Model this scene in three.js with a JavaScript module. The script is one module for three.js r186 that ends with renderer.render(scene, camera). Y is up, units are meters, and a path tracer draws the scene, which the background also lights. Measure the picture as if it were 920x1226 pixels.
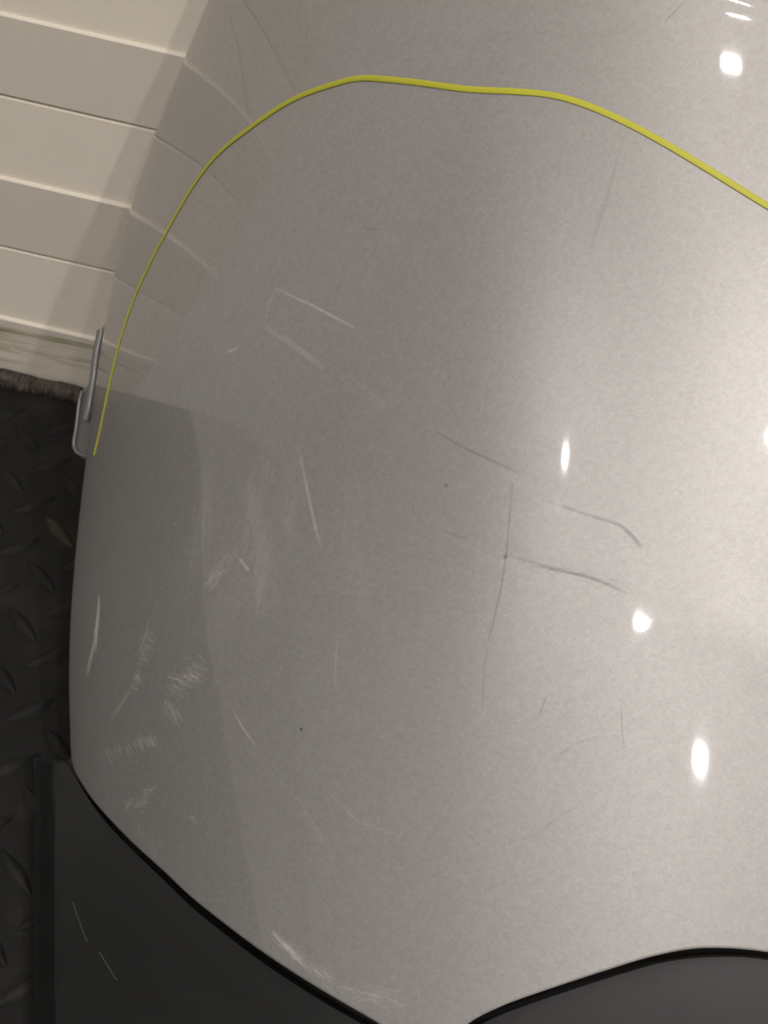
import * as THREE from 'three';
import { RectAreaLightUniformsLib } from 'three/addons/lights/RectAreaLightUniformsLib.js';
import { mergeGeometries, mergeVertices, toCreasedNormals } from 'three/addons/utils/BufferGeometryUtils.js';

// ------------------------------------------------------------ camera, light set-up, exposure
const scene = new THREE.Scene();
scene.background = new THREE.Color(0x0b0b0b);            // the closed room hides it
const camera = new THREE.PerspectiveCamera(39.6, 920 / 1226, 0.05, 30);
camera.position.set(0, 0.85093, 1.04929);
camera.up.set(-0.22325, 0.73342, -0.64206);
camera.lookAt(0.00000, 0.19224, 0.29688);
camera.focus = 0.78; camera.userData.fStop = 20;
const renderer = new THREE.WebGLRenderer({ antialias: true });
renderer.toneMapping = THREE.LinearToneMapping;
renderer.toneMappingExposure = 1.13;
renderer.shadowMap.enabled = true;
RectAreaLightUniformsLib.init();
const CEILING = 2.8, LW = 0.085, LH = 0.028;
// small rectangular downlights in the ceiling: x, z, candela
const LAMPS = [
  [0.107, 0.2, 2, 'small ceiling downlight closest to the boarded wall'],
  [-1.507, 1.994, 10, 'small ceiling downlight furthest to the left'],
  [0.545, 3, 8, 'small ceiling downlight nearest the camera'],
  [0.63, 1.62, 4, 'small ceiling downlight above the right end of the bumper'],
  [-0.231, 2.49, 6, 'small ceiling downlight in the middle of the group'],
  [1, 1.25, 9, 'small ceiling downlight furthest to the right']];
const LAMP_COLOUR = new THREE.Color().setRGB(1.0, 0.945, 0.925);

// ------------------------------------------------------------ helpers
let seed = 20240611;
function rnd() { seed = (seed * 1664525 + 1013904223) >>> 0; return seed / 4294967296; }
function hash(i, j, k) { let h = (i * 374761393 + j * 668265263 + k * 2147483647) | 0; h = Math.imul(h ^ (h >>> 13), 1274126177); return ((h ^ (h >>> 16)) >>> 0) / 4294967296; }
function noise(x, y, k = 0) {
  const i = Math.floor(x), j = Math.floor(y); let u = x - i, v = y - j; u = u * u * (3 - 2 * u); v = v * v * (3 - 2 * v);
  return (hash(i, j, k) * (1 - u) + hash(i + 1, j, k) * u) * (1 - v) + (hash(i, j + 1, k) * (1 - u) + hash(i + 1, j + 1, k) * u) * v;
}
function fbm(x, y, k = 0, o = 4) { let s = 0, a = 0.5, t = 0; for (let n = 0; n < o; n++) { s += a * noise(x, y, k + n); t += a; x *= 2.03; y *= 2.03; a *= 0.5; } return s / t; }
const used = {};
function numbered(name) { const n = used[name] = (used[name] ?? -1) + 1; return n ? `${name}_${String(n).padStart(3, '0')}` : name; }
function mesh(name, geometry, material, parent) {
  const m = new THREE.Mesh(geometry, material); m.name = parent === scene ? numbered(name) : name; m.castShadow = m.receiveShadow = true; parent.add(m); return m;
}
function partMesh(name, geometry, material, parent) {                   // a part with a number when its parent has one of that name
  let n = 0; for (const c of parent.children) if (c.name === name || c.name.startsWith(name + '_0')) n++;
  return mesh(n ? `${name}_${String(n).padStart(3, '0')}` : name, geometry, material, parent);
}
function tag(o, label, category, group) { o.userData.label = label; o.userData.category = category; if (group) o.userData.group = group; return o; }
function structure(o, label) { o.userData.kind = 'structure'; if (label) { o.userData.label = label; } return o; }
function group(name) { const g = new THREE.Group(); g.name = numbered(name); scene.add(g); return g; }
function box(x0, x1, y0, y1, z0, z1) { const g = new THREE.BoxGeometry(x1 - x0, y1 - y0, z1 - z0); g.translate((x0 + x1) / 2, (y0 + y1) / 2, (z0 + z1) / 2); return g; }
function grid(nu, nv, f, uvf, flip) {                                     // (nu+1) x (nv+1) vertices
  const pos = [], uv = [], idx = [];
  for (let j = 0; j <= nv; j++) for (let i = 0; i <= nu; i++) { const p = f(i, j); pos.push(p.x, p.y, p.z); const t = uvf ? uvf(i, j) : [i / nu, j / nv]; uv.push(t[0], t[1]); }
  const w = nu + 1;
  for (let j = 0; j < nv; j++) for (let i = 0; i < nu; i++) { const a = j * w + i, b = a + 1, c = a + w, d = c + 1; if (flip) idx.push(a, b, c, b, d, c); else idx.push(a, c, b, b, c, d); }
  const g = new THREE.BufferGeometry();
  g.setAttribute('position', new THREE.Float32BufferAttribute(pos, 3)); g.setAttribute('uv', new THREE.Float32BufferAttribute(uv, 2)); g.setIndex(idx); g.computeVertexNormals();
  return g;
}
function dataTexture(w, h, f, srgb, repeat) {
  const d = new Uint8Array(w * h * 4);
  for (let y = 0; y < h; y++) for (let x = 0; x < w; x++) { const c = f(x, y), k = (y * w + x) * 4; d[k] = c[0]; d[k + 1] = c[1]; d[k + 2] = c[2]; d[k + 3] = 255; }
  const t = new THREE.DataTexture(d, w, h); t.magFilter = THREE.LinearFilter; t.minFilter = THREE.LinearMipmapLinearFilter; t.generateMipmaps = true;
  if (srgb) t.colorSpace = THREE.SRGBColorSpace; if (repeat) t.wrapS = t.wrapT = THREE.RepeatWrapping; t.needsUpdate = true; return t;
}
const grey = (v) => { const c = Math.max(0, Math.min(255, v)); return [c, c, c]; };

// ------------------------------------------------------------ materials
const M = {};
{
  const N = 512, wallMap = dataTexture(N, N, (x, y) => { const n = fbm(x / 60, y / 60, 3) - 0.5, f = hash(x, y, 5) - 0.5; const v = 1 + n * 0.05 + f * 0.015; return [222 * v, 214 * v, 199 * v]; }, true, true);
  wallMap.repeat.set(1.5, 1.5);
  M.wall = new THREE.MeshStandardMaterial({ map: wallMap, roughness: 0.62 });
  M.wallDirty = new THREE.MeshStandardMaterial({ roughness: 0.7 });
  M.room = new THREE.MeshStandardMaterial({ color: new THREE.Color().setRGB(0.72, 0.71, 0.68), roughness: 0.9 });
  M.ceiling = new THREE.MeshStandardMaterial({ color: new THREE.Color().setRGB(0.72, 0.71, 0.68), roughness: 0.95 });
  const conc = dataTexture(N, N, (x, y) => { const v = 150 + 40 * (fbm(x / 40, y / 40, 8, 5) - 0.5) + 14 * (hash(x, y, 2) - 0.5); return [v, v * 0.98, v * 0.95]; }, true, true);
  conc.repeat.set(0.7, 0.7);
  M.concrete = new THREE.MeshStandardMaterial({ map: conc, roughness: 0.75 });
  const rub = dataTexture(N, N, (x, y) => {
    const d = Math.max(0, fbm(x / 46, y / 46, 21, 5) - 0.5) * 2.2, s = hash(x, y, 9) - 0.5; const v = 19 + 6 * (fbm(x / 9, y / 9, 12) - 0.5) + 7 * s;
    return [v + 20 * d, v + 18 * d, v * 0.97 + 11 * d];
  }, true, true);
  rub.repeat.set(2.2, 2.2);
  const rubBump = dataTexture(N, N, (x, y) => grey(128 + 60 * (hash(x, y, 31) - 0.5) + 60 * (fbm(x / 5, y / 5, 7) - 0.5)), false, true); rubBump.repeat.set(2.2, 2.2);
  M.rubber = new THREE.MeshPhysicalMaterial({ specularIntensity: 0.45, map: rub, roughness: 0.68, bumpMap: rubBump, bumpScale: 0.0004 });
  M.rubberTread = new THREE.MeshPhysicalMaterial({ specularIntensity: 0.8, map: rub, roughness: 0.5, bumpMap: rubBump, bumpScale: 0.0003 });
  M.rubberDirty = new THREE.MeshPhysicalMaterial({ specularIntensity: 0.45, color: new THREE.Color().setRGB(0.022, 0.020, 0.012), roughness: 0.5, bumpMap: rubBump, bumpScale: 0.0004 });
  const fib = dataTexture(N, 128, (x, y) => { const s = fbm(x / 4, y / 30, 41, 4), t = fbm(x / 90, y / 25, 44, 3); const v = 50 + 70 * (s - 0.5) + 60 * (t - 0.45); return [v * 1.12, v, v * 0.86]; }, true, true);
  fib.repeat.set(3, 8);
  M.fibre = new THREE.MeshStandardMaterial({ map: fib, roughness: 0.95 });
  const pl = dataTexture(N, N, (x, y) => { const v = 20 + 5 * (hash(x, y, 51) - 0.5) + 10 * (fbm(x / 70, y / 70, 53) - 0.5); return [v * 0.93, v * 1.02, v * 1.01]; }, true, true); pl.repeat.set(4, 4);
  const plBump = dataTexture(N, N, (x, y) => grey(128 + 110 * (fbm(x / 2.2, y / 2.2, 57, 2) - 0.5)), false, true); plBump.repeat.set(9, 9);
  M.plastic = new THREE.MeshStandardMaterial({ map: pl, roughness: 0.42, bumpMap: plBump, bumpScale: 0.00012 });
  M.plasticGrey = new THREE.MeshStandardMaterial({ color: new THREE.Color().setRGB(0.011, 0.011, 0.011), roughness: 0.6, bumpMap: plBump, bumpScale: 0.00006 });
  M.scratch = new THREE.MeshStandardMaterial({ color: new THREE.Color().setRGB(0.045, 0.05, 0.05), roughness: 0.8 });
  M.cord = new THREE.MeshPhysicalMaterial({ color: new THREE.Color().setRGB(0.44, 0.43, 0.03), roughness: 0.45 });
  M.lampBody = new THREE.MeshStandardMaterial({ color: 0xe8e6e0, roughness: 0.5 });
  M.lampGlow = new THREE.MeshStandardMaterial({ color: 0x111111, emissive: LAMP_COLOUR, emissiveIntensity: 40 });
}

// ------------------------------------------------------------ the room
structure(mesh('floor_001', box(-4.2, 3.4, -0.15, -0.004, -0.15, 5.7), M.concrete, scene));
structure(mesh('ceiling', box(-4.2, 3.4, CEILING, CEILING + 0.15, -0.15, 5.7), M.ceiling, scene));
structure(mesh('wall_left', box(-4.2, -4.05, -0.004, CEILING, -0.15, 5.7), M.room, scene));
structure(mesh('wall_right', box(3.25, 3.4, -0.004, CEILING, -0.15, 5.7), M.room, scene));
structure(mesh('wall_front', box(-4.05, 3.25, -0.004, CEILING, 5.55, 5.7), M.room, scene));
const wallBack = group('wall_back'); structure(wallBack, 'cream boarded wall with white ledges and dark joints');
partMesh('wall_core', box(-4.05, 3.25, -0.004, CEILING, -0.15, -0.012), M.room, wallBack);
{
  // boards 72.4 mm high, cut with a saw-tooth face: every second one carries a ledge on its top edge that catches the ceiling light
  const P = 0.07236, Y0 = -0.00756, LEDGE = 0.0075, X0 = -0.62, X1 = 1.9;
  // lowest board carries dirt: scuffs and greenish brown smears with an outline of their own
  const c = document.createElement('canvas'); c.width = 2048; c.height = 64; const q = c.getContext('2d');
  q.fillStyle = 'rgb(222,214,199)'; q.fillRect(0, 0, 2048, 64);
  const im = q.getImageData(0, 0, 2048, 64);
  for (let y = 0; y < 64; y++) for (let x = 0; x < 2048; x++) {
    const k = (y * 2048 + x) * 4; const st = fbm(x / 55 + 0.35 * y, y / 5.5, 61, 4), b = fbm(x / 90, y / 26, 66, 3);
    const d = y > 52 || y < 7 ? 0 : Math.max(0, st - 0.47) * 6.5 * Math.max(0, b - 0.25) * 1.6 + Math.max(0, b - 0.46) * 1.5 * (0.6 + 0.8 * st);
    im.data[k] -= 95 * d; im.data[k + 1] -= 88 * d; im.data[k + 2] -= 110 * d;
  }
  q.putImageData(im, 0, 0);
  q.strokeStyle = 'rgba(240,236,225,.55)'; q.lineWidth = 2;
  for (let i = 0; i < 40; i++) { const x = rnd() * 2048, y = 12 + rnd() * 40; q.beginPath(); q.moveTo(x, y); q.quadraticCurveTo(x + 14, y + 2, x + 24 + rnd() * 20, y + 8 * rnd()); q.stroke(); }
  const t = new THREE.CanvasTexture(c); t.colorSpace = THREE.SRGBColorSpace; M.wallDirty.map = t;
  const shapes = [];
  const profile = (pts) => { const s = new THREE.Shape(); pts.forEach(([z, y], i) => i ? s.lineTo(z, y) : s.moveTo(z, y)); s.closePath(); const g = new THREE.ExtrudeGeometry(s, { depth: X1 - X0, bevelEnabled: false }); g.rotateY(Math.PI / 2); g.translate(X0, 0, 0); return toCreasedNormals(g, 0.3); };
  // shape plane (x = depth, y = height); rotateY(+90 deg) sends +x to -z, so the depth is written as -z
  const gap = 0.0011, back = 0.0119, c1 = 0.0012;
  const ledged = profile([[back, 0], [0.0016, 0], [-LEDGE / 2 + 0.0008 + 0.0026, gap], [-LEDGE / 2 + 0.0026, gap * 1.6], [-LEDGE + 0.0004, P - 0.0016], [-LEDGE + 0.0016, P], [back, P]]);
  const plain = profile([[back, 0], [-LEDGE / 2, 0], [0.0026 - LEDGE / 2 , P - gap * 1.6], [0.0034 - LEDGE / 2, P - gap], [0.0042, P], [back, P]]);
  for (let i = 0; Y0 + i * P < CEILING - 0.01; i++) {
    const isLedged = i % 2 === 0; let g = (isLedged ? ledged : plain);
    const b = partMesh('board', g, i === 0 ? M.wallDirty : M.wall, wallBack); b.position.y = Y0 + i * P;
    if (i === 0) {
      const gg = g.clone(), p = gg.attributes.position, u = gg.attributes.uv; for (let k = 0; k < p.count; k++) u.setXY(k, (p.getX(k) - X0) / (X1 - X0), p.getY(k) / P); b.geometry = gg;
    }
  }
}
// rough brown edging between the wall and the mat, its front edge frayed
{
  const X0 = -0.62, X1 = 1.9, n = 900, g = grid(n, 5, (i, j) => {
    const x = X0 + (X1 - X0) * i / n, fr = 0.013 + 0.005 * fbm(x * 55, 1.5, 71) + 0.0045 * (hash(i, 3, 72)) * noise(x * 40, 2, 73) , h = 0.0075 + 0.002 * (noise(x * 90, 4, 74) - 0.5);
    const prof = [[0.0078, 0.0], [0.0078, h], [0.0078 + fr * 0.5, h + 0.0006 * (hash(i, 8, 75) - 0.5)], [0.0078 + fr * 0.85, h * 0.92 + 0.0012 * (hash(i, 9, 76) - 0.5)], [0.0078 + fr, h * 0.55], [0.0078 + fr * (0.9 + 0.2 * hash(i, 5, 77)), 0.0002]][j];
    return new THREE.Vector3(x, prof[1], prof[0]);
  }, (i, j) => [i / n * 8, j * 0.02]);
  structure(mesh('baseboard_back', g, M.fibre, scene), 'frayed brown edging strip between cream wall and black mat');
}
// black rubber mat with raised lozenges
{
  const mat = group('floor'); structure(mat, 'black rubber mat with raised diamond tread');
  const g = box(-0.88, 1.9, -0.004, 0, 0.0, 1.5), p = g.attributes.position, u = g.attributes.uv; for (let k = 0; k < p.count; k++) u.setXY(k, p.getX(k), p.getZ(k));
  partMesh('mat_sheet', g, M.rubber, mat);
  const L = 0.0225, Wd = 0.0062, H = 0.0042;
  const tread = () => {                                                    // lens outline, sharp ridge along the middle
    const n = 10, pos = [], idx = [], uv = [];
    for (let i = 0; i <= n; i++) { const t = -1 + 2 * i / n, w = Wd * Math.pow(Math.max(0, 1 - t * t), 0.9) + 1e-5, h = H * Math.pow(Math.max(0, 1 - t * t), 0.55);
      for (const [s, k] of [[-1, 0], [-0.55, 0.78], [0, 1], [0.55, 0.78], [1, 0]]) { pos.push(t * L, h * k - 0.00005, s * w); uv.push(t * L * 1.0, s * w); } }
    for (let i = 0; i < n; i++) for (let j = 0; j < 4; j++) { const a = i * 5 + j, b = a + 1, c = a + 5, d = c + 1; idx.push(a, b, c, b, d, c); }
    const q = new THREE.BufferGeometry(); q.setAttribute('position', new THREE.Float32BufferAttribute(pos, 3)); q.setAttribute('uv', new THREE.Float32BufferAttribute(uv, 2)); q.setIndex(idx); q.computeVertexNormals(); return q;
  };
  const variants = [0, 1, 2].map((k) => { const q = tread(), uu = q.attributes.uv; for (let i = 0; i < uu.count; i++) uu.setXY(i, uu.getX(i) + 0.13 * k, uu.getY(i) + 0.21 * k); return q; });
  const rest = [], o = new THREE.Object3D(), A = 0.0585, B = 0.0547, turn = 0.052;
  const inView = [];
  for (let k = 0; k < 2; k++) for (let i = -16; i < 42; i++) for (let j = -3; j < 29; j++) {
    const a = (i + k / 2) * A, b = (j - k / 2) * B, x = -0.331 + a * Math.cos(turn) + b * Math.sin(turn), z = 0.035 + b * Math.cos(turn) - a * Math.sin(turn);
    if (x < -0.85 || x > 1.87 || z < 0.036 || z > 1.47) continue;
    const ang = (k ? Math.PI / 4 : -Math.PI / 4) + turn;
    const seen = x > -0.47 + 0.3 * z && x < -0.06 + 0.05 * z && z < 0.72;
    if (seen) inView.push([x, z, ang]); else { o.position.set(x, 0, z); o.rotation.y = ang; o.updateMatrix(); rest.push(variants[0].clone().applyMatrix4(o.matrix)); }
  }
  for (const [x, z, ang] of inView) {
    const dirty = Math.hypot(x + 0.271, z - 0.198) < 0.02;
    const m = partMesh('tread_lozenge', variants[Math.floor(rnd() * 3)], dirty ? M.rubberDirty : M.rubber, mat); m.position.set(x, 0, z); m.rotation.y = ang;
    if (dirty) m.userData.label = 'lozenge with a worn golden brown film of dirt';
  }
  const s = partMesh('tread_field', mergeGeometries(rest), M.rubber, mat); s.userData.kind = 'stuff';
}

// ------------------------------------------------------------ the bumper cover: a bicubic B-spline shell
const NU = 26, NV = 15;
const NET = [-1304,7120,-834,-1391,7116,-706,-1450,7112,-623,-1479,7113,-554,-1484,7113,-549,-1451,7122,-509,-1384,7141,-445,-1285,7166,-368,-1156,7198,-283,-1003,7234,-200,-826,7274,-122,-629,7316,-55,-415,7361,-4,-186,7406,29,57,7453,43,312,7500,40,577,7547,20,850,7595,-12,1129,7643,-52,1409,7692,-95,1689,7740,-138,1966,7787,-186,2237,7832,-243,2503,7876,-312,2762,7916,-397,3011,7953,-497,-1419,6323,-604,-1510,6336,-414,-1573,6343,-291,-1600,6355,-188,-1606,6355,-181,-1566,6373,-119,-1485,6405,-16,-1369,6448,108,-1220,6500,244,-1045,6556,382,-847,6617,512,-629,6678,626,-395,6739,719,-147,6799,785,115,6856,824,387,6912,836,671,6966,824,963,7018,794,1261,7070,752,1561,7122,706,1861,7174,660,2158,7223,606,2452,7270,537,2742,7312,448,3028,7350,335,3309,7383,197,-1580,5439,-398,-1676,5480,-147,-1741,5506,14,-1766,5534,152,-1772,5535,160,-1723,5566,245,-1625,5620,385,-1487,5690,553,-1313,5772,740,-1112,5860,930,-887,5951,1111,-645,6041,1272,-388,6127,1404,-119,6208,1503,161,6282,1566,453,6349,1593,755,6412,1589,1067,6470,1561,1385,6526,1517,1706,6581,1468,2026,6636,1418,2345,6688,1358,2662,6734,1277,2979,6774,1168,3297,6806,1027,3616,6830,850,-1760,4454,-242,-1858,4538,75,-1925,4591,278,-1947,4644,452,-1952,4646,463,-1892,4696,571,-1775,4781,751,-1612,4890,967,-1410,5016,1209,-1179,5149,1455,-927,5284,1691,-659,5414,1903,-380,5535,2080,-91,5644,2214,207,5740,2304,514,5823,2348,832,5896,2353,1160,5960,2327,1496,6020,2281,1835,6078,2230,2173,6136,2178,2511,6189,2110,2850,6233,2017,3194,6266,1888,3546,6287,1715,3907,6295,1497,-2079,3235,-307,-2177,3388,98,-2243,3485,358,-2258,3578,581,-2264,3582,595,-2186,3662,735,-2038,3798,968,-1836,3968,1249,-1590,4163,1564,-1315,4368,1886,-1022,4572,2196,-718,4766,2477,-408,4942,2713,-94,5097,2896,225,5227,3022,551,5334,3090,887,5421,3108,1234,5495,3086,1589,5559,3039,1949,5620,2984,2307,5681,2928,2667,5734,2853,3034,5774,2743,3413,5796,2586,3811,5797,2372,4232,5778,2096,-2372,1878,-204,-2470,2115,264,-2536,2266,565,-2543,2408,822,-2549,2415,837,-2454,2531,1000,-2275,2727,1269,-2033,2972,1594,-1743,3251,1959,-1425,3542,2333,-1091,3830,2694,-752,4101,3022,-414,4344,3300,-77,4552,3517,260,4722,3667,602,4858,3752,952,4963,3778,1314,5045,3760,1686,5113,3711,2063,5178,3653,2439,5242,3595,2818,5293,3513,3210,5325,3391,3623,5331,3212,4066,5307,2966,4548,5252,2647,-2240,1090,813,-2347,1359,1239,-2417,1532,1512,-2428,1693,1745,-2435,1701,1759,-2341,1829,1905,-2164,2048,2146,-1924,2319,2437,-1637,2628,2763,-1321,2951,3096,-988,3269,3418,-651,3568,3710,-313,3835,3956,24,4063,4147,363,4249,4278,706,4395,4349,1060,4507,4368,1426,4592,4345,1802,4662,4295,2184,4727,4237,2564,4792,4177,2949,4842,4097,3346,4871,3980,3766,4869,3812,4218,4834,3582,4710,4762,3285,-2095,260,1666,-2209,566,2061,-2285,762,2314,-2300,943,2530,-2307,953,2543,-2214,1095,2676,-2038,1339,2896,-1800,1640,3162,-1515,1983,3459,-1201,2340,3763,-871,2693,4056,-535,3023,4320,-198,3318,4543,138,3568,4716,477,3771,4832,822,3928,4894,1177,4047,4906,1546,4136,4880,1926,4207,4829,2311,4273,4770,2695,4337,4711,3084,4387,4632,3487,4411,4519,3913,4401,4357,4375,4352,4139,4878,4261,3858,-1802,-29,3005,-1926,263,3316,-2008,449,3516,-2031,622,3685,-2038,631,3695,-1956,767,3797,-1798,998,3964,-1581,1286,4165,-1320,1613,4389,-1028,1955,4617,-717,2292,4836,-397,2609,5031,-72,2892,5195,258,3134,5317,594,3331,5397,939,3484,5433,1296,3601,5430,1666,3689,5397,2049,3760,5344,2436,3826,5286,2822,3892,5226,3212,3942,5151,3613,3967,5050,4034,3960,4911,4484,3914,4728,4968,3827,4496,-1414,-183,4156,-1545,82,4398,-1632,251,4553,-1663,409,4683,-1670,416,4691,-1600,541,4767,-1463,752,4891,-1273,1015,5040,-1041,1314,5205,-778,1627,5372,-494,1937,5530,-196,2229,5671,111,2490,5785,427,2715,5869,753,2898,5918,1090,3043,5934,1441,3154,5920,1806,3239,5882,2182,3309,5829,2563,3374,5771,2942,3438,5713,3325,3489,5643,3715,3516,5554,4122,3512,5435,4550,3472,5283,5005,3395,5094,-1081,-426,5116,-1216,-177,5307,-1306,-18,5430,-1343,129,5532,-1350,136,5539,-1289,253,5596,-1168,451,5690,-997,698,5801,-786,979,5923,-545,1274,6046,-282,1566,6161,-2,1842,6262,290,2089,6342,594,2302,6397,910,2477,6425,1239,2616,6427,1584,2723,6405,1941,2806,6364,2310,2874,6312,2683,2938,6255,3055,3001,6198,3430,3050,6132,3811,3078,6051,4204,3076,5948,4615,3040,5818,5048,2967,5660,-756,-661,5956,-893,-428,6107,-985,-280,6205,-1026,-142,6286,-1033,-135,6291,-980,-26,6334,-872,160,6403,-719,391,6485,-528,655,6574,-307,931,6662,-63,1206,6744,199,1465,6814,477,1699,6868,768,1900,6901,1073,2067,6913,1393,2199,6904,1728,2302,6876,2077,2382,6834,2437,2448,6782,2801,2510,6727,3164,2572,6672,3528,2621,6610,3898,2649,6536,4277,2648,6445,4671,2615,6334,5082,2547,6200,-444,-786,6761,-581,-579,6875,-673,-447,6949,-717,-325,7009,-724,-319,7013,-679,-221,7042,-584,-54,7089,-448,153,7144,-275,391,7202,-73,640,7259,153,888,7310,398,1122,7351,661,1335,7380,941,1519,7393,1235,1672,7390,1546,1795,7371,1872,1892,7339,2212,1968,7295,2562,2032,7243,2915,2093,7190,3268,2153,7136,3621,2201,7078,3978,2231,7011,4342,2234,6932,4715,2207,6839,5101,2149,6730,-153,-832,7492,-287,-658,7575,-378,-547,7629,-423,-444,7672,-430,-439,7675,-391,-355,7694,-308,-212,7722,-186,-33,7754,-31,171,7788,154,386,7819,364,601,7845,595,806,7862,845,992,7870,1113,1155,7867,1398,1291,7852,1699,1402,7826,2016,1492,7789,2345,1564,7744,2684,1625,7694,3027,1684,7643,3369,1742,7591,3710,1790,7536,4053,1822,7475,4400,1831,7407,4752,1814,7329,5110,1769,7240,99,-790,8181,-29,-656,8237,-116,-572,8274,-162,-491,8301,-169,-488,8303,-134,-421,8313,-61,-307,8325,48,-164,8338,190,1,8350,361,175,8358,557,350,8361,776,518,8359,1016,672,8349,1275,809,8332,1552,926,8306,1845,1023,8273,2153,1103,8233,2473,1171,8187,2802,1230,8138,3135,1287,8088,3466,1344,8038,3797,1392,7986,4126,1427,7931,4455,1444,7872,4786,1439,7808,5116,1412,7738];                                                           // control points, tenths of a millimetre
function basis(t) { const u = 1 - t; return [u * u * u / 6, (3 * t * t * t - 6 * t * t + 4) / 6, (-3 * t * t * t + 3 * t * t + 3 * t + 1) / 6, t * t * t / 6]; }
function shell(u, v) {                                                       // u across (0 behind the left edge), v down the face
  const fu = Math.min(Math.max(u, 0), 0.999999) * (NU - 3), fv = Math.min(Math.max(v, 0), 0.999999) * (NV - 3), i = Math.floor(fu), j = Math.floor(fv), a = basis(fu - i), b = basis(fv - j), r = new THREE.Vector3();
  for (let m = 0; m < 4; m++) for (let n = 0; n < 4; n++) { const k = ((j + m) * NU + i + n) * 3, w = b[m] * a[n]; r.x += w * NET[k]; r.y += w * NET[k + 1]; r.z += w * NET[k + 2]; }
  return r.multiplyScalar(1e-4);
}
function shellNormal(u, v) { const e = 2e-4; const a = shell(u + e, v).sub(shell(u - e, v)), b = shell(u, v + e).sub(shell(u, v - e)); return b.cross(a).normalize(); }
function interp(list, x) { let i = 0; while (i < list.length - 2 && x > list[i + 1][0]) i++; const [x0, y0] = list[i], [x1, y1] = list[i + 1], t = Math.min(1, Math.max(0, (x - x0) / (x1 - x0)));
  const s = (k) => (list[Math.min(k + 1, list.length - 1)][1] - list[Math.max(k - 1, 0)][1]) / (list[Math.min(k + 1, list.length - 1)][0] - list[Math.max(k - 1, 0)][0]);
  const h = x1 - x0, m0 = s(i) * h, m1 = s(i + 1) * h, t2 = t * t, t3 = t2 * t; return (2 * t3 - 3 * t2 + 1) * y0 + (t3 - 2 * t2 + t) * m0 + (-2 * t3 + 3 * t2) * y1 + (t3 - t2) * m1; }
const EDGE = [[0, 0.64], [0.0696, 0.645], [0.1159, 0.6525], [0.1507, 0.6616], [0.1793, 0.6686], [0.2029, 0.6761], [0.2346, 0.6871], [0.266, 0.6991], [0.3153, 0.7205], [0.3454, 0.7365], [0.3732, 0.7505], [0.4057, 0.7675], [0.4362, 0.783], [0.4646, 0.797], [0.4939, 0.8115], [0.5107, 0.8215], [0.5272, 0.828], [0.544, 0.8215], [0.5583, 0.811], [0.5764, 0.8025], [0.5884, 0.798], [0.6122, 0.79], [0.6364, 0.782], [0.6687, 0.772], [0.6956, 0.7675], [0.7313, 0.77], [0.7681, 0.78], [0.8144, 0.7975], [0.8859, 0.83]];                                                         // lower edge of the painted skin: u, v
const edgeV = (u) => interp(EDGE, u);
// dents and body lines: polyline on the shell (u, v), half width (m), height (m, minus = in), side = 1 for a one-sided step
const DENTS = [
  { uv: [[0.5237, 0.4525], [0.5549, 0.469], [0.5869, 0.483], [0.6228, 0.504], [0.6497, 0.515], [0.661, 0.529]], w: 0.0035, h: -8e-05, open: [0.35, 0.2] },
  { uv: [[0.5391, 0.516], [0.5687, 0.5275], [0.5994, 0.538], [0.629, 0.545], [0.654, 0.556]], w: 0.0035, h: -0.00014, open: [0.35, 0.25] },
  { uv: [[0.5981, 0.505], [0.628, 0.515], [0.6572, 0.5275]], w: 0.012, h: -5e-05, open: [0.4, 0.4] },
  { uv: [[0.6694, 0.55], [0.6998, 0.569], [0.7318, 0.59], [0.7772, 0.62]], w: 0.014, h: 0.0009, open: [0.4, 0.1] },
  { uv: [[0.5855, 0.172], [0.6427, 0.1865], [0.6841, 0.195], [0.7352, 0.208], [0.7897, 0.2255]], w: 0.005, h: 0.0005, open: [0.4, 0.1] }];
for (const d of DENTS) d.path = d.uv.map(([u, v]) => shell(u, v));
function nearest(path, p) { let best = 1e9, at = 0; const ab = new THREE.Vector3(), ap = new THREE.Vector3();
  for (let i = 0; i < path.length - 1; i++) { ab.subVectors(path[i + 1], path[i]); ap.subVectors(p, path[i]); const t = Math.min(1, Math.max(0, ap.dot(ab) / ab.lengthSq())); const d = ap.addScaledVector(ab, -t).length(); if (d < best) { best = d; at = (i + t) / (path.length - 1); } } return [best, at]; }
function relief(p) { let h = 0; for (const d of DENTS) { const [s, t] = nearest(d.path, p); if (s > 3.5 * d.w) continue; const taper = (d.open ? Math.min(1, t / d.open[0]) * Math.min(1, (1 - t) / d.open[1]) : 1); const k = taper <= 0 ? 0 : taper * taper * (3 - 2 * taper); h += d.h * k * Math.exp(-0.5 * (s / d.w) ** 2); } return h; }
const skinPoint = (u, v, lift = 0) => { const p = shell(u, v); return p.addScaledVector(shellNormal(u, v), relief(p) + lift); };

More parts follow.
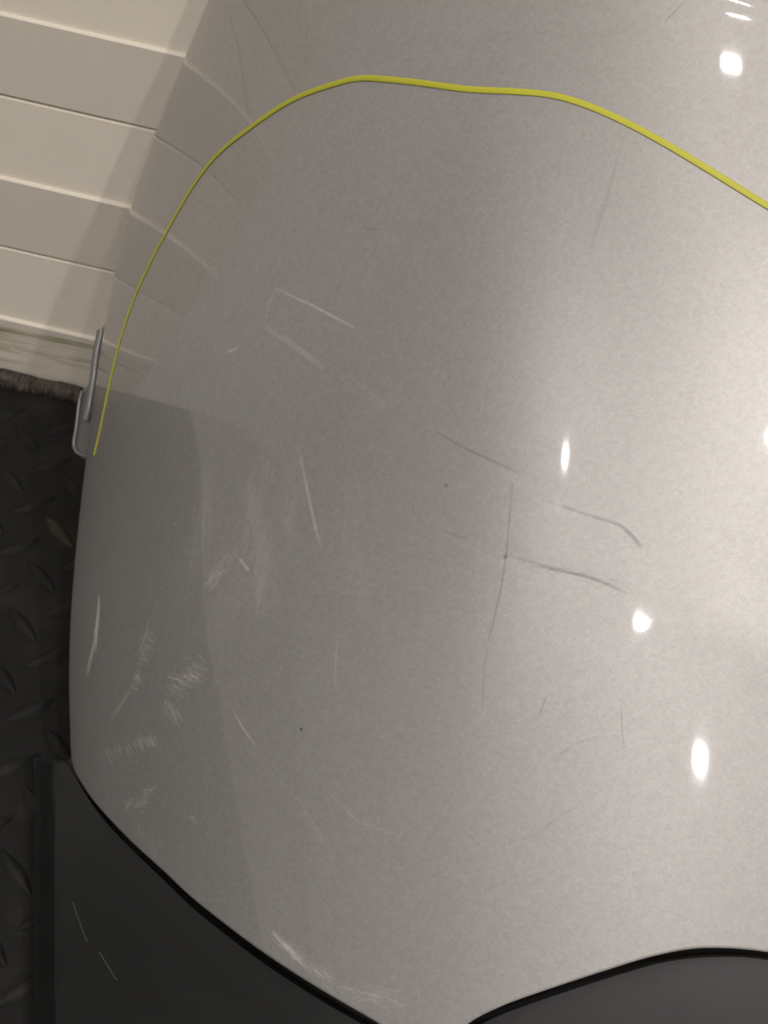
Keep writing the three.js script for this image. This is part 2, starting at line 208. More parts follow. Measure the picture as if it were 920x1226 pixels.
// paint: silver metallic base with flakes, plus scuffs, scratches, rubbed patches, thin dark lines and painted crease shade, under clear lacquer
const PW = 2048, PH = 2048, PU0 = 0.0725, PU1 = 0.8188, PV0 = 0.1700, PV1 = 0.8600;
const pu = (u) => (u - PU0) / (PU1 - PU0), pv = (v) => (v - PV0) / (PV1 - PV0);
const paintCanvas = document.createElement('canvas'); paintCanvas.width = PW; paintCanvas.height = PH;
const finishCanvas = document.createElement('canvas'); finishCanvas.width = PW; finishCanvas.height = PH;
{
  const c = paintCanvas.getContext('2d'), f = finishCanvas.getContext('2d');
  const im = c.createImageData(PW, PH);
  for (let y = 0; y < PH; y++) for (let x = 0; x < PW; x++) {
    const k = (y * PW + x) * 4, fl = hash(x >> 1, y >> 1, 81) + hash(x, y, 82) - 1, cl = fbm(x / 7, y / 7, 84, 2) - 0.5; const v = 1 + 0.045 * fl + 0.06 * cl;
    im.data[k] = 163 * v; im.data[k + 1] = 161 * v; im.data[k + 2] = 157.5 * v; im.data[k + 3] = 255;
  }
  c.putImageData(im, 0, 0);
  f.fillStyle = 'rgb(0,124,140)'; f.fillRect(0, 0, PW, PH);
  // stroke: points (u, v), widths in millimetres at both ends, colour, strength
  const marks = [
    { k: 'line', p: [[0.4012, 0.3726], [0.4356, 0.3831], [0.4704, 0.396]], w: 0.9, a: 0.4125, c: [226, 224, 218], fade: 0.5 },
    { k: 'line', p: [[0.3953, 0.3951], [0.4221, 0.406], [0.4499, 0.42]], w: 2.2, a: 0.1875, c: [226, 224, 218], fade: 0.5 },
    { k: 'line', p: [[0.3964, 0.3931], [0.397, 0.3811], [0.4027, 0.3726]], w: 1.2, a: 0.105, c: [226, 224, 218] },
    { k: 'scuff', p: [[0.4499, 0.42], [0.4843, 0.4349], [0.5026, 0.4399]], w: 4, a: 0.0936, c: [226, 224, 218], n: 60, ang: 0.6, len: 4 },
    { k: 'scuff', p: [[0.3634, 0.411], [0.3698, 0.41]], w: 1.2, a: 0.39, c: [226, 224, 218], n: 14, ang: -0.4, len: 2 },
    { k: 'line', p: [[0.4345, 0.4649], [0.4418, 0.4825], [0.4499, 0.5051], [0.4558, 0.5201], [0.4595, 0.5276]], w: 1.2, a: 0.315, c: [226, 224, 218], fade: 0.6 },
    { k: 'line', p: [[0.4746, 0.5775], [0.4732, 0.5999], [0.4726, 0.6099]], w: 1, a: 0.15, c: [226, 224, 218], fade: 0.7 },
    { k: 'scuff', p: [[0.416, 0.4599], [0.4034, 0.5001], [0.3977, 0.5451], [0.3788, 0.57]], w: 9, a: 0.0351, c: [226, 224, 218], n: 320, ang: 1.7, len: 14 },
    { k: 'scuff', p: [[0.4377, 0.4699], [0.4266, 0.5201], [0.4266, 0.56]], w: 10, a: 0.03159, c: [226, 224, 218], n: 320, ang: 1.7, len: 14 },
    { k: 'scuff', p: [[0.3571, 0.4749], [0.3585, 0.5101], [0.3458, 0.5401]], w: 6, a: 0.02808, c: [226, 224, 218], n: 320, ang: 1.7, len: 14 },
    { k: 'scuff', p: [[0.3978, 0.485], [0.415, 0.5201], [0.4123, 0.5501]], w: 5, a: 0.04212, c: [226, 224, 218], n: 320, ang: 1.7, len: 14 },
    { k: 'scuff', p: [[0.4827, 0.48], [0.4802, 0.5201], [0.4939, 0.55]], w: 9, a: 0.02106, c: [226, 224, 218], n: 320, ang: 1.7, len: 14 },
    { k: 'line', p: [[0.2275, 0.5566], [0.2268, 0.57], [0.2204, 0.5874], [0.2055, 0.6038]], w: 3.6, a: 0.465, c: [226, 224, 218], fade: 0.45 },
    { k: 'scuff', p: [[0.2278, 0.558], [0.2255, 0.5849]], w: 2.2, a: 0.312, c: [226, 224, 218], n: 110, ang: 1.6, len: 4 },
    { k: 'line', p: [[0.3071, 0.569], [0.3028, 0.5789], [0.2929, 0.5924]], w: 1.6, a: 0.1875, c: [226, 224, 218], fade: 0.6 },
    { k: 'scuff', p: [[0.306, 0.5799], [0.2931, 0.5999], [0.2853, 0.6099]], w: 3, a: 0.234, c: [226, 224, 218], n: 70, ang: 0.35, len: 5 },
    { k: 'line', p: [[0.2875, 0.6099], [0.2707, 0.6209], [0.2516, 0.6309]], w: 2.2, a: 0.1875, c: [226, 224, 218], fade: 0.7 },
    { k: 'scuff', p: [[0.361, 0.5949], [0.3477, 0.6059], [0.3281, 0.6099]], w: 5, a: 0.1716, c: [226, 224, 218], n: 110, ang: 0.3, len: 6 },
    { k: 'scuff', p: [[0.3242, 0.6199], [0.3386, 0.6279]], w: 4, a: 0.195, c: [226, 224, 218], n: 50, ang: 0.8, len: 5 },
    { k: 'scuff', p: [[0.3156, 0.64], [0.2859, 0.644], [0.2313, 0.651]], w: 3, a: 0.234, c: [226, 224, 218], n: 100, ang: 0.9, len: 5 },
    { k: 'scuff', p: [[0.2641, 0.6811], [0.2881, 0.6831], [0.303, 0.6741]], w: 3, a: 0.195, c: [226, 224, 218], n: 60, ang: -0.3, len: 5 },
    { k: 'scuff', p: [[0.2815, 0.6926], [0.3125, 0.7075]], w: 4, a: 0.1092, c: [226, 224, 218], n: 50, ang: 0.8, len: 5 },
    { k: 'line', p: [[0.3944, 0.5346], [0.4031, 0.5416]], w: 1.2, a: 0.45, c: [226, 224, 218] },
    { k: 'dot', p: [[0.3284, 0.5141]], w: 0.6, a: 0.45, c: [226, 224, 218] },
    { k: 'dot', p: [[0.4001, 0.5201]], w: 0.5, a: 0.375, c: [226, 224, 218] },
    { k: 'dot', p: [[0.4028, 0.5126]], w: 0.4, a: 0.375, c: [226, 224, 218] },
    { k: 'dot', p: [[0.3188, 0.6911]], w: 0.4, a: 0.45, c: [226, 224, 218] },
    { k: 'scuff', p: [[0.364, 0.5526], [0.3736, 0.5451], [0.3925, 0.5301]], w: 4, a: 0.1248, c: [226, 224, 218], n: 90, ang: -0.8, len: 6 },
    { k: 'line', p: [[0.3923, 0.626], [0.4, 0.635], [0.4109, 0.646]], w: 1, a: 0.3, c: [226, 224, 218], fade: 0.5 },
    { k: 'scuff', p: [[0.3464, 0.6876], [0.3546, 0.6926]], w: 2, a: 0.234, c: [226, 224, 218], n: 14, ang: 0.5, len: 2 },
    { k: 'scuff', p: [[0.4182, 0.759], [0.4344, 0.77], [0.4604, 0.786]], w: 3, a: 0.234, c: [226, 224, 218], n: 80, ang: 0.6, len: 6 },
    { k: 'line', p: [[0.419, 0.7575], [0.4311, 0.769]], w: 1.2, a: 0.225, c: [226, 224, 218] },
    { k: 'scuff', p: [[0.4651, 0.79], [0.5061, 0.8]], w: 4, a: 0.117, c: [226, 224, 218], n: 60, ang: 0.4, len: 8 },
    { k: 'line', p: [[0.4674, 0.675], [0.4876, 0.6925], [0.5158, 0.7]], w: 1.2, a: 0.09, c: [226, 224, 218], fade: 0.6 },
    { k: 'line', p: [[0.4065, 0.65], [0.4454, 0.68], [0.4689, 0.715]], w: 1.6, a: 0.075, c: [226, 224, 218], fade: 0.6 },
    { k: 'line', p: [[0.5324, 0.4575], [0.5549, 0.469], [0.5879, 0.483]], w: 1.1, a: 0.225, c: [92, 88, 86], fade: 0.6 },  // shade of the upper dent crease, painted as a dark stroke
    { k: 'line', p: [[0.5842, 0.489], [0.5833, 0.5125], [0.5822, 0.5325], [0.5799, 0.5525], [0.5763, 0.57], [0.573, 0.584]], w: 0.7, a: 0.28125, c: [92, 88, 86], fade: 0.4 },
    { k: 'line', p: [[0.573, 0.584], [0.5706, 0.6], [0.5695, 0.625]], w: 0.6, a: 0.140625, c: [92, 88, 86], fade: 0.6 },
    { k: 'line', p: [[0.6028, 0.499], [0.6278, 0.5075], [0.6482, 0.514], [0.6556, 0.5205], [0.6614, 0.528]], w: 1.3, a: 0.196875, c: [92, 88, 86], fade: 0.6 },  // painted shade of the same crease, further right
    { k: 'line', p: [[0.6497, 0.515], [0.656, 0.521], [0.6609, 0.5275]], w: 1.6, a: 0.16875, c: [92, 88, 86], fade: 0.4 },  // crease end, its shade painted a little wider
    { k: 'line', p: [[0.5408, 0.517], [0.55, 0.5205], [0.5581, 0.523]], w: 1, a: 0.196875, c: [92, 88, 86], fade: 0.6 },  // shade of the lower dent crease, painted into the colour
    { k: 'line', p: [[0.5842, 0.5325], [0.6094, 0.54], [0.6338, 0.546], [0.654, 0.5555]], w: 1.2, a: 0.21375, c: [92, 88, 86], fade: 0.6 },  // lower crease shade carried on, painted dark
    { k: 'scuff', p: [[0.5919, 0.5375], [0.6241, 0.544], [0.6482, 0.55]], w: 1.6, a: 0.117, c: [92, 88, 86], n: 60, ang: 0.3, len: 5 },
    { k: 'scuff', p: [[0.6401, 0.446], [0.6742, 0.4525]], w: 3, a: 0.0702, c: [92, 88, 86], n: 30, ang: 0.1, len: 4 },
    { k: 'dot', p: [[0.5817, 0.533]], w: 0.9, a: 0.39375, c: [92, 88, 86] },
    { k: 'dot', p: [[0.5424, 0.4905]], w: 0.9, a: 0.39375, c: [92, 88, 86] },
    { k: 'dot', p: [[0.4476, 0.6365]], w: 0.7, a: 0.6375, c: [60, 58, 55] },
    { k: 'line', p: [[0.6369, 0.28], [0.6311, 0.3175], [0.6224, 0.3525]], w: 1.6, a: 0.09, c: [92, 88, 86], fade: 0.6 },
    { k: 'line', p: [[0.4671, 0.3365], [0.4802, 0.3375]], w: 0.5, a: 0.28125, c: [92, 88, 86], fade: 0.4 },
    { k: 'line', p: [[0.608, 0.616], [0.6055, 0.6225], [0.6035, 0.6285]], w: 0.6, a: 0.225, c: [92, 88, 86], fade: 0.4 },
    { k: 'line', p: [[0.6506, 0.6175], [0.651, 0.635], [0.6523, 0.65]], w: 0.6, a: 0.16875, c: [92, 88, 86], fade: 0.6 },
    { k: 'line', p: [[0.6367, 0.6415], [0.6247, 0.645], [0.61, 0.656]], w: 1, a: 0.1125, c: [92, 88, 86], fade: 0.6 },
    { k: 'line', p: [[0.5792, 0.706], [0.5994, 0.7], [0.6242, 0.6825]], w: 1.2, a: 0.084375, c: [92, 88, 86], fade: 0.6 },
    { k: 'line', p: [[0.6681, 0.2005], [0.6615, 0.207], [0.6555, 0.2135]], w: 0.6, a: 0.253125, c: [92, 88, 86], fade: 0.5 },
    { k: 'line', p: [[0.2191, 0.201], [0.2746, 0.2251], [0.3087, 0.25], [0.3295, 0.27]], w: 0.7, a: 0.196875, c: [92, 88, 86], fade: 0.4 },  // thin dark curved line near the upper left edge
    { k: 'line', p: [[0.3519, 0.2025], [0.3679, 0.225], [0.379, 0.245]], w: 0.6, a: 0.1125, c: [92, 88, 86], fade: 0.5 }];  // second, fainter dark line to its right
  const mm = PW / ((PU1 - PU0) * 600.0);
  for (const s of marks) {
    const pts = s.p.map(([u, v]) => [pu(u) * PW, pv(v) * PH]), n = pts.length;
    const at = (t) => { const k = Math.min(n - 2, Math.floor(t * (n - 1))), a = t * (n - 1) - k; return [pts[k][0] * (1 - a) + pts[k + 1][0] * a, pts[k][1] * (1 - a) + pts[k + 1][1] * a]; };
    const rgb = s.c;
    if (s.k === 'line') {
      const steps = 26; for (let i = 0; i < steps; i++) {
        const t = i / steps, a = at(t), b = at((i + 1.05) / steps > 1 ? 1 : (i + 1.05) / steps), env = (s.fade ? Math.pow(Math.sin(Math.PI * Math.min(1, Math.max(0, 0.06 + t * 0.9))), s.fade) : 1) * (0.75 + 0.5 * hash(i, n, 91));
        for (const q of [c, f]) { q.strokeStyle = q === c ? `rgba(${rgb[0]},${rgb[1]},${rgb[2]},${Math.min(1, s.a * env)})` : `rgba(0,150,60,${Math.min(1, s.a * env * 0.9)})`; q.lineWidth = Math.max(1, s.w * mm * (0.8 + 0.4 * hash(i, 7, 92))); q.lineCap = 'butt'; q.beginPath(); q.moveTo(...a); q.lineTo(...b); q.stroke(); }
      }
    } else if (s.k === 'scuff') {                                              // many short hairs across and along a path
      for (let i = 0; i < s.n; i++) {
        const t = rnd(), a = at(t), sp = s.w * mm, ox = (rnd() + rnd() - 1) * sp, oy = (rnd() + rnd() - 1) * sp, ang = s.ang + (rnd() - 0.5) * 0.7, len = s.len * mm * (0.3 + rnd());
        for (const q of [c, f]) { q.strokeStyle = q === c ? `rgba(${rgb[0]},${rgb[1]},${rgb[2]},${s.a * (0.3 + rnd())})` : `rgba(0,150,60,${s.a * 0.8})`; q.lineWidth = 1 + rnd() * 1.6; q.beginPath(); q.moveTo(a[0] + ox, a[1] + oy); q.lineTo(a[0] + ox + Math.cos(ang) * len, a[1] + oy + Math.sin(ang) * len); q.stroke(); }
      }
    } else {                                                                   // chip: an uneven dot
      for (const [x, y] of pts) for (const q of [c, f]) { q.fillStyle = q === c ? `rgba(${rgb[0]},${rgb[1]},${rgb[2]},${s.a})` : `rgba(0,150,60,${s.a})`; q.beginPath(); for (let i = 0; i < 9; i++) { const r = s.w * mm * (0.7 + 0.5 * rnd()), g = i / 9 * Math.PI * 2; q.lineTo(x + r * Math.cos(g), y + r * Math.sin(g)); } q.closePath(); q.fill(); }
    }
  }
}
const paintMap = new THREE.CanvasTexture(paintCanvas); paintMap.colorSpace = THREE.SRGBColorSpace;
const finishMap = new THREE.CanvasTexture(finishCanvas);
const flake = dataTexture(512, 512, (x, y) => grey(128 + 120 * (hash(x, y, 101) - 0.5)), false, true);
flake.repeat.set(4, 4);
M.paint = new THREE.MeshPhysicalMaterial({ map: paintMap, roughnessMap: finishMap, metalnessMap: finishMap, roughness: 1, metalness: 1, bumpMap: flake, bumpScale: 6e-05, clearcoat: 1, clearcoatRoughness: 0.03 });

const bumper = group('car_bumper');
tag(bumper, 'scratched silver car bumper with black lower trim standing on a black tread mat', 'bumper');
{
  const nu = 340, nv = 400, rim = 6, uOf = (i) => i / nu;
  const uvf = (u, v) => [pu(u), 1 - pv(v)];
  const V0 = 0.155, vAt = (u, j) => V0 + (edgeV(u) - V0) * j / nv;
  const r = 0.0022, edgePts = [];
  for (let i = 0; i <= nu; i++) {                                             // rolled edge: outward-down direction along the shell, then back
    const u = uOf(i), v = edgeV(u), n = shellNormal(u, v), a = skinPoint(Math.max(u - 0.002, 0), edgeV(Math.max(u - 0.002, 0))), b = skinPoint(Math.min(u + 0.002, 1), edgeV(Math.min(u + 0.002, 1)));
    const tan = b.sub(a).normalize(), out = new THREE.Vector3().crossVectors(tan, n); edgePts.push([skinPoint(u, v), n, out]);
  }
  const g = grid(nu, nv + rim, (i, j) => {
    if (j <= nv) return skinPoint(uOf(i), vAt(uOf(i), j));
    const [p, n, out] = edgePts[i], k = j - nv; const ang = Math.min(k, 4) / 4 * Math.PI / 2, q = p.clone().addScaledVector(out, -r * Math.sin(ang)).addScaledVector(n, -r * (1 - Math.cos(ang)));
    if (k > 4) q.addScaledVector(n, -0.006 * (k - 4)); return q;
  }, (i, j) => uvf(uOf(i), vAt(uOf(i), Math.min(j, nv))), false);
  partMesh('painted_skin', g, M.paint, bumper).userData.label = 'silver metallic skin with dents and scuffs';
  // returned flange along the hidden left end
  const fl = grid(3, 120, (i, j) => { const v = V0 + (edgeV(0) - V0) * j / 120, p = skinPoint(0.0005, v), n = shellNormal(0.0005, v); return p.addScaledVector(n, -0.012 * i / 3); }, null, false);
  partMesh('end_flange', fl, M.paint, bumper);
}
// black trim below the painted skin: faces joined at a fold, with a dark joint towards the skin
{
  const rows = 17;
  const skin = (list, smooth) => { const cols = list.length / rows; const at = (i, j) => { const p = list[i * rows + j]; return new THREE.Vector3(p[0], p[1], p[2]).multiplyScalar(1e-4); };
    const cr = (a, b, c, d, t) => { const t2 = t * t, t3 = t2 * t; return a.clone().multiplyScalar(-0.5 * t3 + t2 - 0.5 * t).addScaledVector(b, 1.5 * t3 - 2.5 * t2 + 1).addScaledVector(c, -1.5 * t3 + 2 * t2 + 0.5 * t).addScaledVector(d, 0.5 * t3 - 0.5 * t2); };
    const S = 4; const n = (cols - 1) * S;
    const g = grid(n, rows - 1, (i, j) => { const k = Math.min(cols - 2, Math.floor(i / S)), t = i / S - k; if (k < smooth) return at(k, j).lerp(at(k + 1, j), t); return cr(at(Math.max(smooth, k - 1), j), at(k, j), at(k + 1, j), at(Math.min(cols - 1, k + 2), j), t); }, (i, j) => [i * 0.003, j * 0.03], true);
    return toCreasedNormals(g, 0.55); };
  partMesh('lower_trim', skin([[-2068,0,4204],[-2068,0,4204],[-2036,103,4298],[-2023,130,4338],[-1964,126,4512],[-1878,128,4763],[-1780,140,5051],[-1677,151,5353],[-1572,155,5658],[-1469,150,5962],[-1366,140,6263],[-1264,130,6561],[-1164,119,6855],[-1065,111,7144],[-968,105,7427],[-875,93,7701],[-875,0,7701],[-2062,50,4294],[-2062,50,4294],[-2029,186,4391],[-2016,213,4431],[-1957,209,4604],[-1871,212,4856],[-1773,224,5143],[-1670,235,5446],[-1566,238,5751],[-1463,233,6054],[-1360,223,6354],[-1259,213,6652],[-1159,202,6946],[-1060,194,7235],[-964,188,7518],[-870,175,7792],[-870,0,7792],[-2050,50,4293],[-2050,50,4293],[-2015,199,4399],[-2001,225,4439],[-1942,222,4613],[-1857,225,4864],[-1759,238,5151],[-1657,250,5453],[-1553,253,5758],[-1450,248,6060],[-1348,237,6360],[-1247,227,6657],[-1148,217,6950],[-1050,207,7238],[-953,201,7521],[-861,189,7794],[-861,0,7794],[-2008,50,4289],[-2008,50,4289],[-1959,260,4440],[-1946,287,4480],[-1887,286,4654],[-1803,291,4904],[-1706,307,5191],[-1606,320,5491],[-1504,324,5793],[-1403,318,6093],[-1303,308,6390],[-1204,298,6684],[-1106,286,6974],[-1010,277,7260],[-915,271,7540],[-824,258,7811],[-824,0,7811],[-1945,117,4333],[-1945,117,4333],[-1896,331,4488],[-1883,358,4528],[-1825,359,4701],[-1742,367,4951],[-1647,386,5237],[-1548,400,5535],[-1448,405,5834],[-1349,399,6130],[-1252,388,6424],[-1154,378,6715],[-1059,366,7002],[-965,356,7284],[-872,350,7561],[-783,337,7829],[-783,0,7829],[-1881,189,4382],[-1881,189,4382],[-1833,404,4537],[-1820,431,4576],[-1764,433,4749],[-1682,444,4998],[-1588,465,5283],[-1491,481,5579],[-1393,486,5875],[-1297,480,6168],[-1201,468,6458],[-1106,458,6746],[-1012,446,7030],[-920,436,7309],[-830,429,7583],[-742,416,7848],[-742,0,7848],[-1840,215,4398],[-1840,215,4398],[-1793,429,4553],[-1780,457,4592],[-1724,460,4765],[-1643,471,5014],[-1550,494,5298],[-1454,510,5593],[-1358,514,5888],[-1263,508,6179],[-1169,495,6467],[-1075,484,6753],[-982,470,7035],[-892,458,7313],[-802,450,7585],[-716,436,7849],[-716,0,7849],[-1785,250,4419],[-1785,250,4419],[-1739,465,4575],[-1727,492,4614],[-1672,496,4786],[-1592,509,5035],[-1500,533,5319],[-1406,550,5612],[-1312,553,5904],[-1218,545,6193],[-1126,531,6479],[-1033,518,6763],[-943,502,7043],[-853,488,7318],[-766,478,7589],[-681,462,7851],[-681,0,7851],[-1731,288,4306],[-1636,315,4609],[-1594,532,4762],[-1582,560,4801],[-1530,572,4968],[-1455,594,5206],[-1371,617,5472],[-1286,627,5744],[-1200,624,6015],[-1114,611,6285],[-1029,595,6553],[-944,579,6822],[-859,561,7086],[-776,544,7347],[-695,529,7604],[-615,509,7853],[-615,0,7853],[-1585,348,4490],[-1492,389,4795],[-1453,608,4946],[-1442,638,4985],[-1393,658,5146],[-1324,683,5372],[-1248,699,5617],[-1171,701,5867],[-1092,692,6119],[-1014,676,6372],[-935,658,6625],[-856,639,6878],[-778,618,7127],[-701,598,7375],[-625,579,7618],[-551,554,7855],[-551,0,7855],[-1407,445,4700],[-1317,504,5007],[-1282,725,5156],[-1271,756,5195],[-1226,780,5348],[-1166,797,5552],[-1099,802,5774],[-1030,796,6002],[-960,781,6234],[-889,761,6468],[-817,741,6704],[-745,719,6940],[-674,694,7174],[-603,669,7406],[-534,643,7634],[-465,611,7857],[-465,0,7857],[-1201,584,4932],[-1117,653,5235],[-1086,876,5382],[-1077,907,5420],[-1039,922,5555],[-987,927,5736],[-929,922,5934],[-869,908,6141],[-806,888,6353],[-743,865,6569],[-678,841,6787],[-614,816,7006],[-549,787,7224],[-485,755,7439],[-422,719,7650],[-360,676,7858],[-360,0,7858],[-935,777,5227],[-862,833,5507],[-837,1059,5652],[-830,1089,5687],[-799,1094,5802],[-756,1086,5957],[-708,1072,6130],[-656,1052,6312],[-603,1028,6502],[-548,1002,6696],[-493,975,6893],[-437,945,7090],[-381,910,7286],[-325,867,7479],[-270,817,7669],[-215,761,7857],[-215,0,7857],[-656,960,5524],[-594,994,5776],[-577,1224,5919],[-570,1254,5952],[-545,1253,6050],[-510,1240,6183],[-471,1221,6332],[-428,1197,6492],[-384,1171,6658],[-338,1143,6829],[-291,1113,7004],[-243,1080,7179],[-196,1037,7352],[-148,982,7521],[-101,918,7687],[-53,850,7853],[-53,0,7853],[-407,1107,5750],[-353,1131,5987],[-342,1364,6127],[-337,1393,6159],[-317,1389,6245],[-287,1372,6361],[-254,1350,6493],[-218,1325,6634],[-180,1297,6783],[-141,1268,6936],[-101,1236,7092],[-60,1199,7249],[-19,1148,7402],[23,1082,7551],[65,1008,7699],[107,931,7847],[107,0,7847],[-175,1230,5943],[-128,1245,6166],[-124,1481,6304],[-120,1509,6335],[-103,1503,6410],[-79,1484,6513],[-50,1461,6630],[-20,1434,6756],[13,1404,6888],[46,1373,7026],[81,1338,7166],[116,1297,7306],[152,1239,7442],[189,1167,7574],[227,1090,7707],[266,1009,7841],[266,0,7841],[42,1335,6102],[83,1342,6313],[80,1579,6450],[83,1608,6480],[97,1600,6547],[118,1579,6638],[142,1553,6742],[169,1524,6855],[196,1492,6973],[226,1457,7096],[256,1418,7221],[287,1370,7346],[319,1310,7469],[353,1240,7590],[387,1164,7712],[422,1087,7835],[422,0,7835],[247,1425,6236],[284,1423,6437],[274,1662,6572],[275,1690,6601],[287,1680,6661],[306,1656,6741],[327,1628,6834],[350,1596,6935],[374,1562,7041],[400,1524,7152],[426,1480,7264],[454,1429,7377],[483,1370,7489],[513,1304,7601],[544,1233,7714],[576,1161,7828],[576,0,7828],[443,1501,6350],[476,1490,6540],[459,1730,6674],[460,1758,6703],[470,1745,6755],[486,1719,6827],[505,1688,6910],[525,1655,7001],[547,1619,7097],[570,1579,7197],[594,1534,7298],[619,1483,7401],[645,1425,7504],[672,1362,7608],[700,1296,7713],[728,1229,7820],[728,0,7820],[635,1561,6458],[665,1537,6637],[642,1779,6769],[641,1806,6797],[650,1793,6844],[664,1766,6908],[680,1737,6983],[698,1703,7064],[717,1667,7151],[737,1626,7240],[759,1581,7332],[781,1530,7425],[805,1474,7519],[829,1415,7614],[854,1354,7711],[880,1292,7810],[880,0,7810],[772,1604,6520],[801,1573,6693],[773,1817,6824],[771,1844,6852],[779,1831,6896],[792,1805,6956],[807,1775,7026],[824,1741,7101],[841,1704,7181],[860,1662,7265],[880,1616,7350],[901,1565,7437],[923,1510,7525],[946,1453,7615],[969,1394,7707],[993,1335,7801],[993,0,7801]], 5), M.plastic, bumper).userData.label = 'matt black lower corner trim with a vertical fold';
  partMesh('lower_grille_trim', skin([[854,1653,6525],[882,1619,6695],[851,1862,6827],[849,1888,6855],[857,1874,6898],[870,1847,6957],[884,1814,7025],[901,1778,7100],[918,1739,7179],[937,1695,7261],[957,1647,7345],[978,1595,7432],[999,1539,7520],[1022,1481,7609],[1045,1422,7701],[1068,1363,7795],[1068,0,7795],[945,1742,6488],[971,1706,6658],[937,1947,6792],[934,1973,6819],[943,1955,6863],[956,1922,6922],[972,1884,6991],[989,1842,7067],[1007,1797,7148],[1027,1749,7232],[1047,1697,7320],[1069,1641,7409],[1091,1582,7500],[1114,1520,7593],[1138,1458,7689],[1162,1396,7786],[1162,0,7786],[1030,1837,6427],[1055,1807,6601],[1017,2045,6737],[1014,2070,6765],[1023,2050,6810],[1038,2011,6872],[1055,1967,6943],[1073,1918,7021],[1093,1866,7105],[1113,1811,7193],[1135,1753,7284],[1158,1691,7378],[1182,1627,7475],[1206,1561,7573],[1231,1494,7674],[1255,1428,7778],[1255,0,7778],[1140,1930,6379],[1161,1903,6556],[1120,2139,6695],[1116,2164,6723],[1125,2144,6771],[1140,2103,6834],[1158,2054,6907],[1177,1998,6986],[1198,1939,7071],[1220,1877,7161],[1243,1812,7255],[1267,1744,7351],[1292,1675,7451],[1317,1604,7554],[1342,1534,7659],[1367,1464,7767],[1367,0,7767],[1290,2034,6329],[1308,2009,6508],[1261,2242,6649],[1257,2267,6677],[1266,2247,6728],[1281,2205,6795],[1299,2153,6870],[1319,2093,6951],[1341,2026,7037],[1364,1956,7127],[1389,1883,7222],[1414,1808,7321],[1439,1733,7424],[1465,1658,7530],[1491,1584,7639],[1516,1512,7752],[1516,0,7752],[1479,2150,6266],[1494,2125,6447],[1441,2355,6591],[1435,2380,6620],[1443,2358,6673],[1458,2315,6743],[1476,2261,6822],[1497,2197,6906],[1520,2124,6994],[1545,2045,7086],[1571,1963,7182],[1598,1881,7283],[1624,1799,7389],[1650,1720,7500],[1676,1643,7615],[1701,1569,7733],[1701,0,7733],[1671,2253,6201],[1682,2229,6384],[1621,2455,6530],[1615,2480,6559],[1623,2457,6615],[1637,2413,6689],[1655,2357,6771],[1676,2289,6858],[1700,2212,6949],[1727,2126,7042],[1755,2036,7140],[1783,1946,7243],[1810,1860,7353],[1836,1778,7469],[1861,1700,7589],[1885,1625,7713],[1885,0,7713],[1905,2356,6124],[1911,2334,6310],[1842,2557,6460],[1835,2581,6489],[1841,2559,6548],[1855,2513,6626],[1873,2455,6712],[1894,2386,6803],[1918,2305,6897],[1946,2215,6994],[1975,2119,7094],[2005,2020,7199],[2032,1931,7313],[2057,1848,7435],[2081,1768,7561],[2104,1690,7690],[2104,0,7690],[2149,2426,6077],[2151,2402,6263],[2073,2623,6415],[2064,2647,6445],[2070,2624,6505],[2082,2579,6584],[2099,2522,6672],[2119,2453,6766],[2142,2373,6862],[2168,2285,6962],[2196,2191,7065],[2224,2096,7173],[2251,2004,7288],[2276,1918,7410],[2300,1835,7536],[2322,1755,7667],[2322,0,7667],[2402,2463,6055],[2401,2436,6240],[2314,2656,6392],[2303,2680,6422],[2308,2657,6482],[2319,2614,6561],[2334,2558,6650],[2352,2492,6743],[2373,2417,6841],[2396,2334,6942],[2421,2247,7047],[2447,2158,7156],[2472,2069,7271],[2495,1982,7390],[2518,1898,7514],[2540,1817,7642],[2540,0,7642],[2751,2469,6068],[2746,2437,6250],[2647,2658,6402],[2635,2681,6432],[2639,2658,6487],[2649,2614,6561],[2661,2561,6645],[2676,2500,6735],[2693,2433,6831],[2712,2361,6931],[2731,2285,7035],[2752,2206,7142],[2773,2125,7252],[2794,2042,7365],[2815,1961,7482],[2834,1882,7603],[2834,0,7603],[3213,2411,6089],[3206,2372,6264],[3090,2593,6415],[3076,2617,6445],[3078,2595,6495],[3086,2556,6563],[3095,2509,6641],[3104,2458,6726],[3115,2403,6817],[3127,2345,6913],[3139,2284,7012],[3153,2217,7113],[3170,2144,7214],[3188,2070,7318],[3205,1995,7425],[3221,1922,7535],[3221,0,7535],[3845,2275,6127],[3833,2229,6298],[3696,2454,6446],[3679,2477,6475],[3679,2460,6518],[3683,2427,6576],[3687,2391,6644],[3692,2351,6718],[3696,2307,6798],[3702,2261,6881],[3708,2212,6967],[3716,2160,7055],[3724,2106,7145],[3733,2049,7237],[3742,1991,7331],[3750,1933,7427],[3750,0,7427]], 0), M.plasticGrey, bumper).userData.label = 'dark grey trim under the right lower edge';
  for (const line of [[[-1346,586,5685],[-1270,621,5809],[-1207,650,5911],[-1162,673,5978]],[[-1066,738,6062],[-980,785,6169],[-904,826,6261]]]) { const c = new THREE.CatmullRomCurve3(line.map((p) => new THREE.Vector3(p[0], p[1], p[2]).multiplyScalar(1e-4))); partMesh('scratch_mark', new THREE.TubeGeometry(c, 16, 0.0004, 5), M.scratch, bumper); }
}
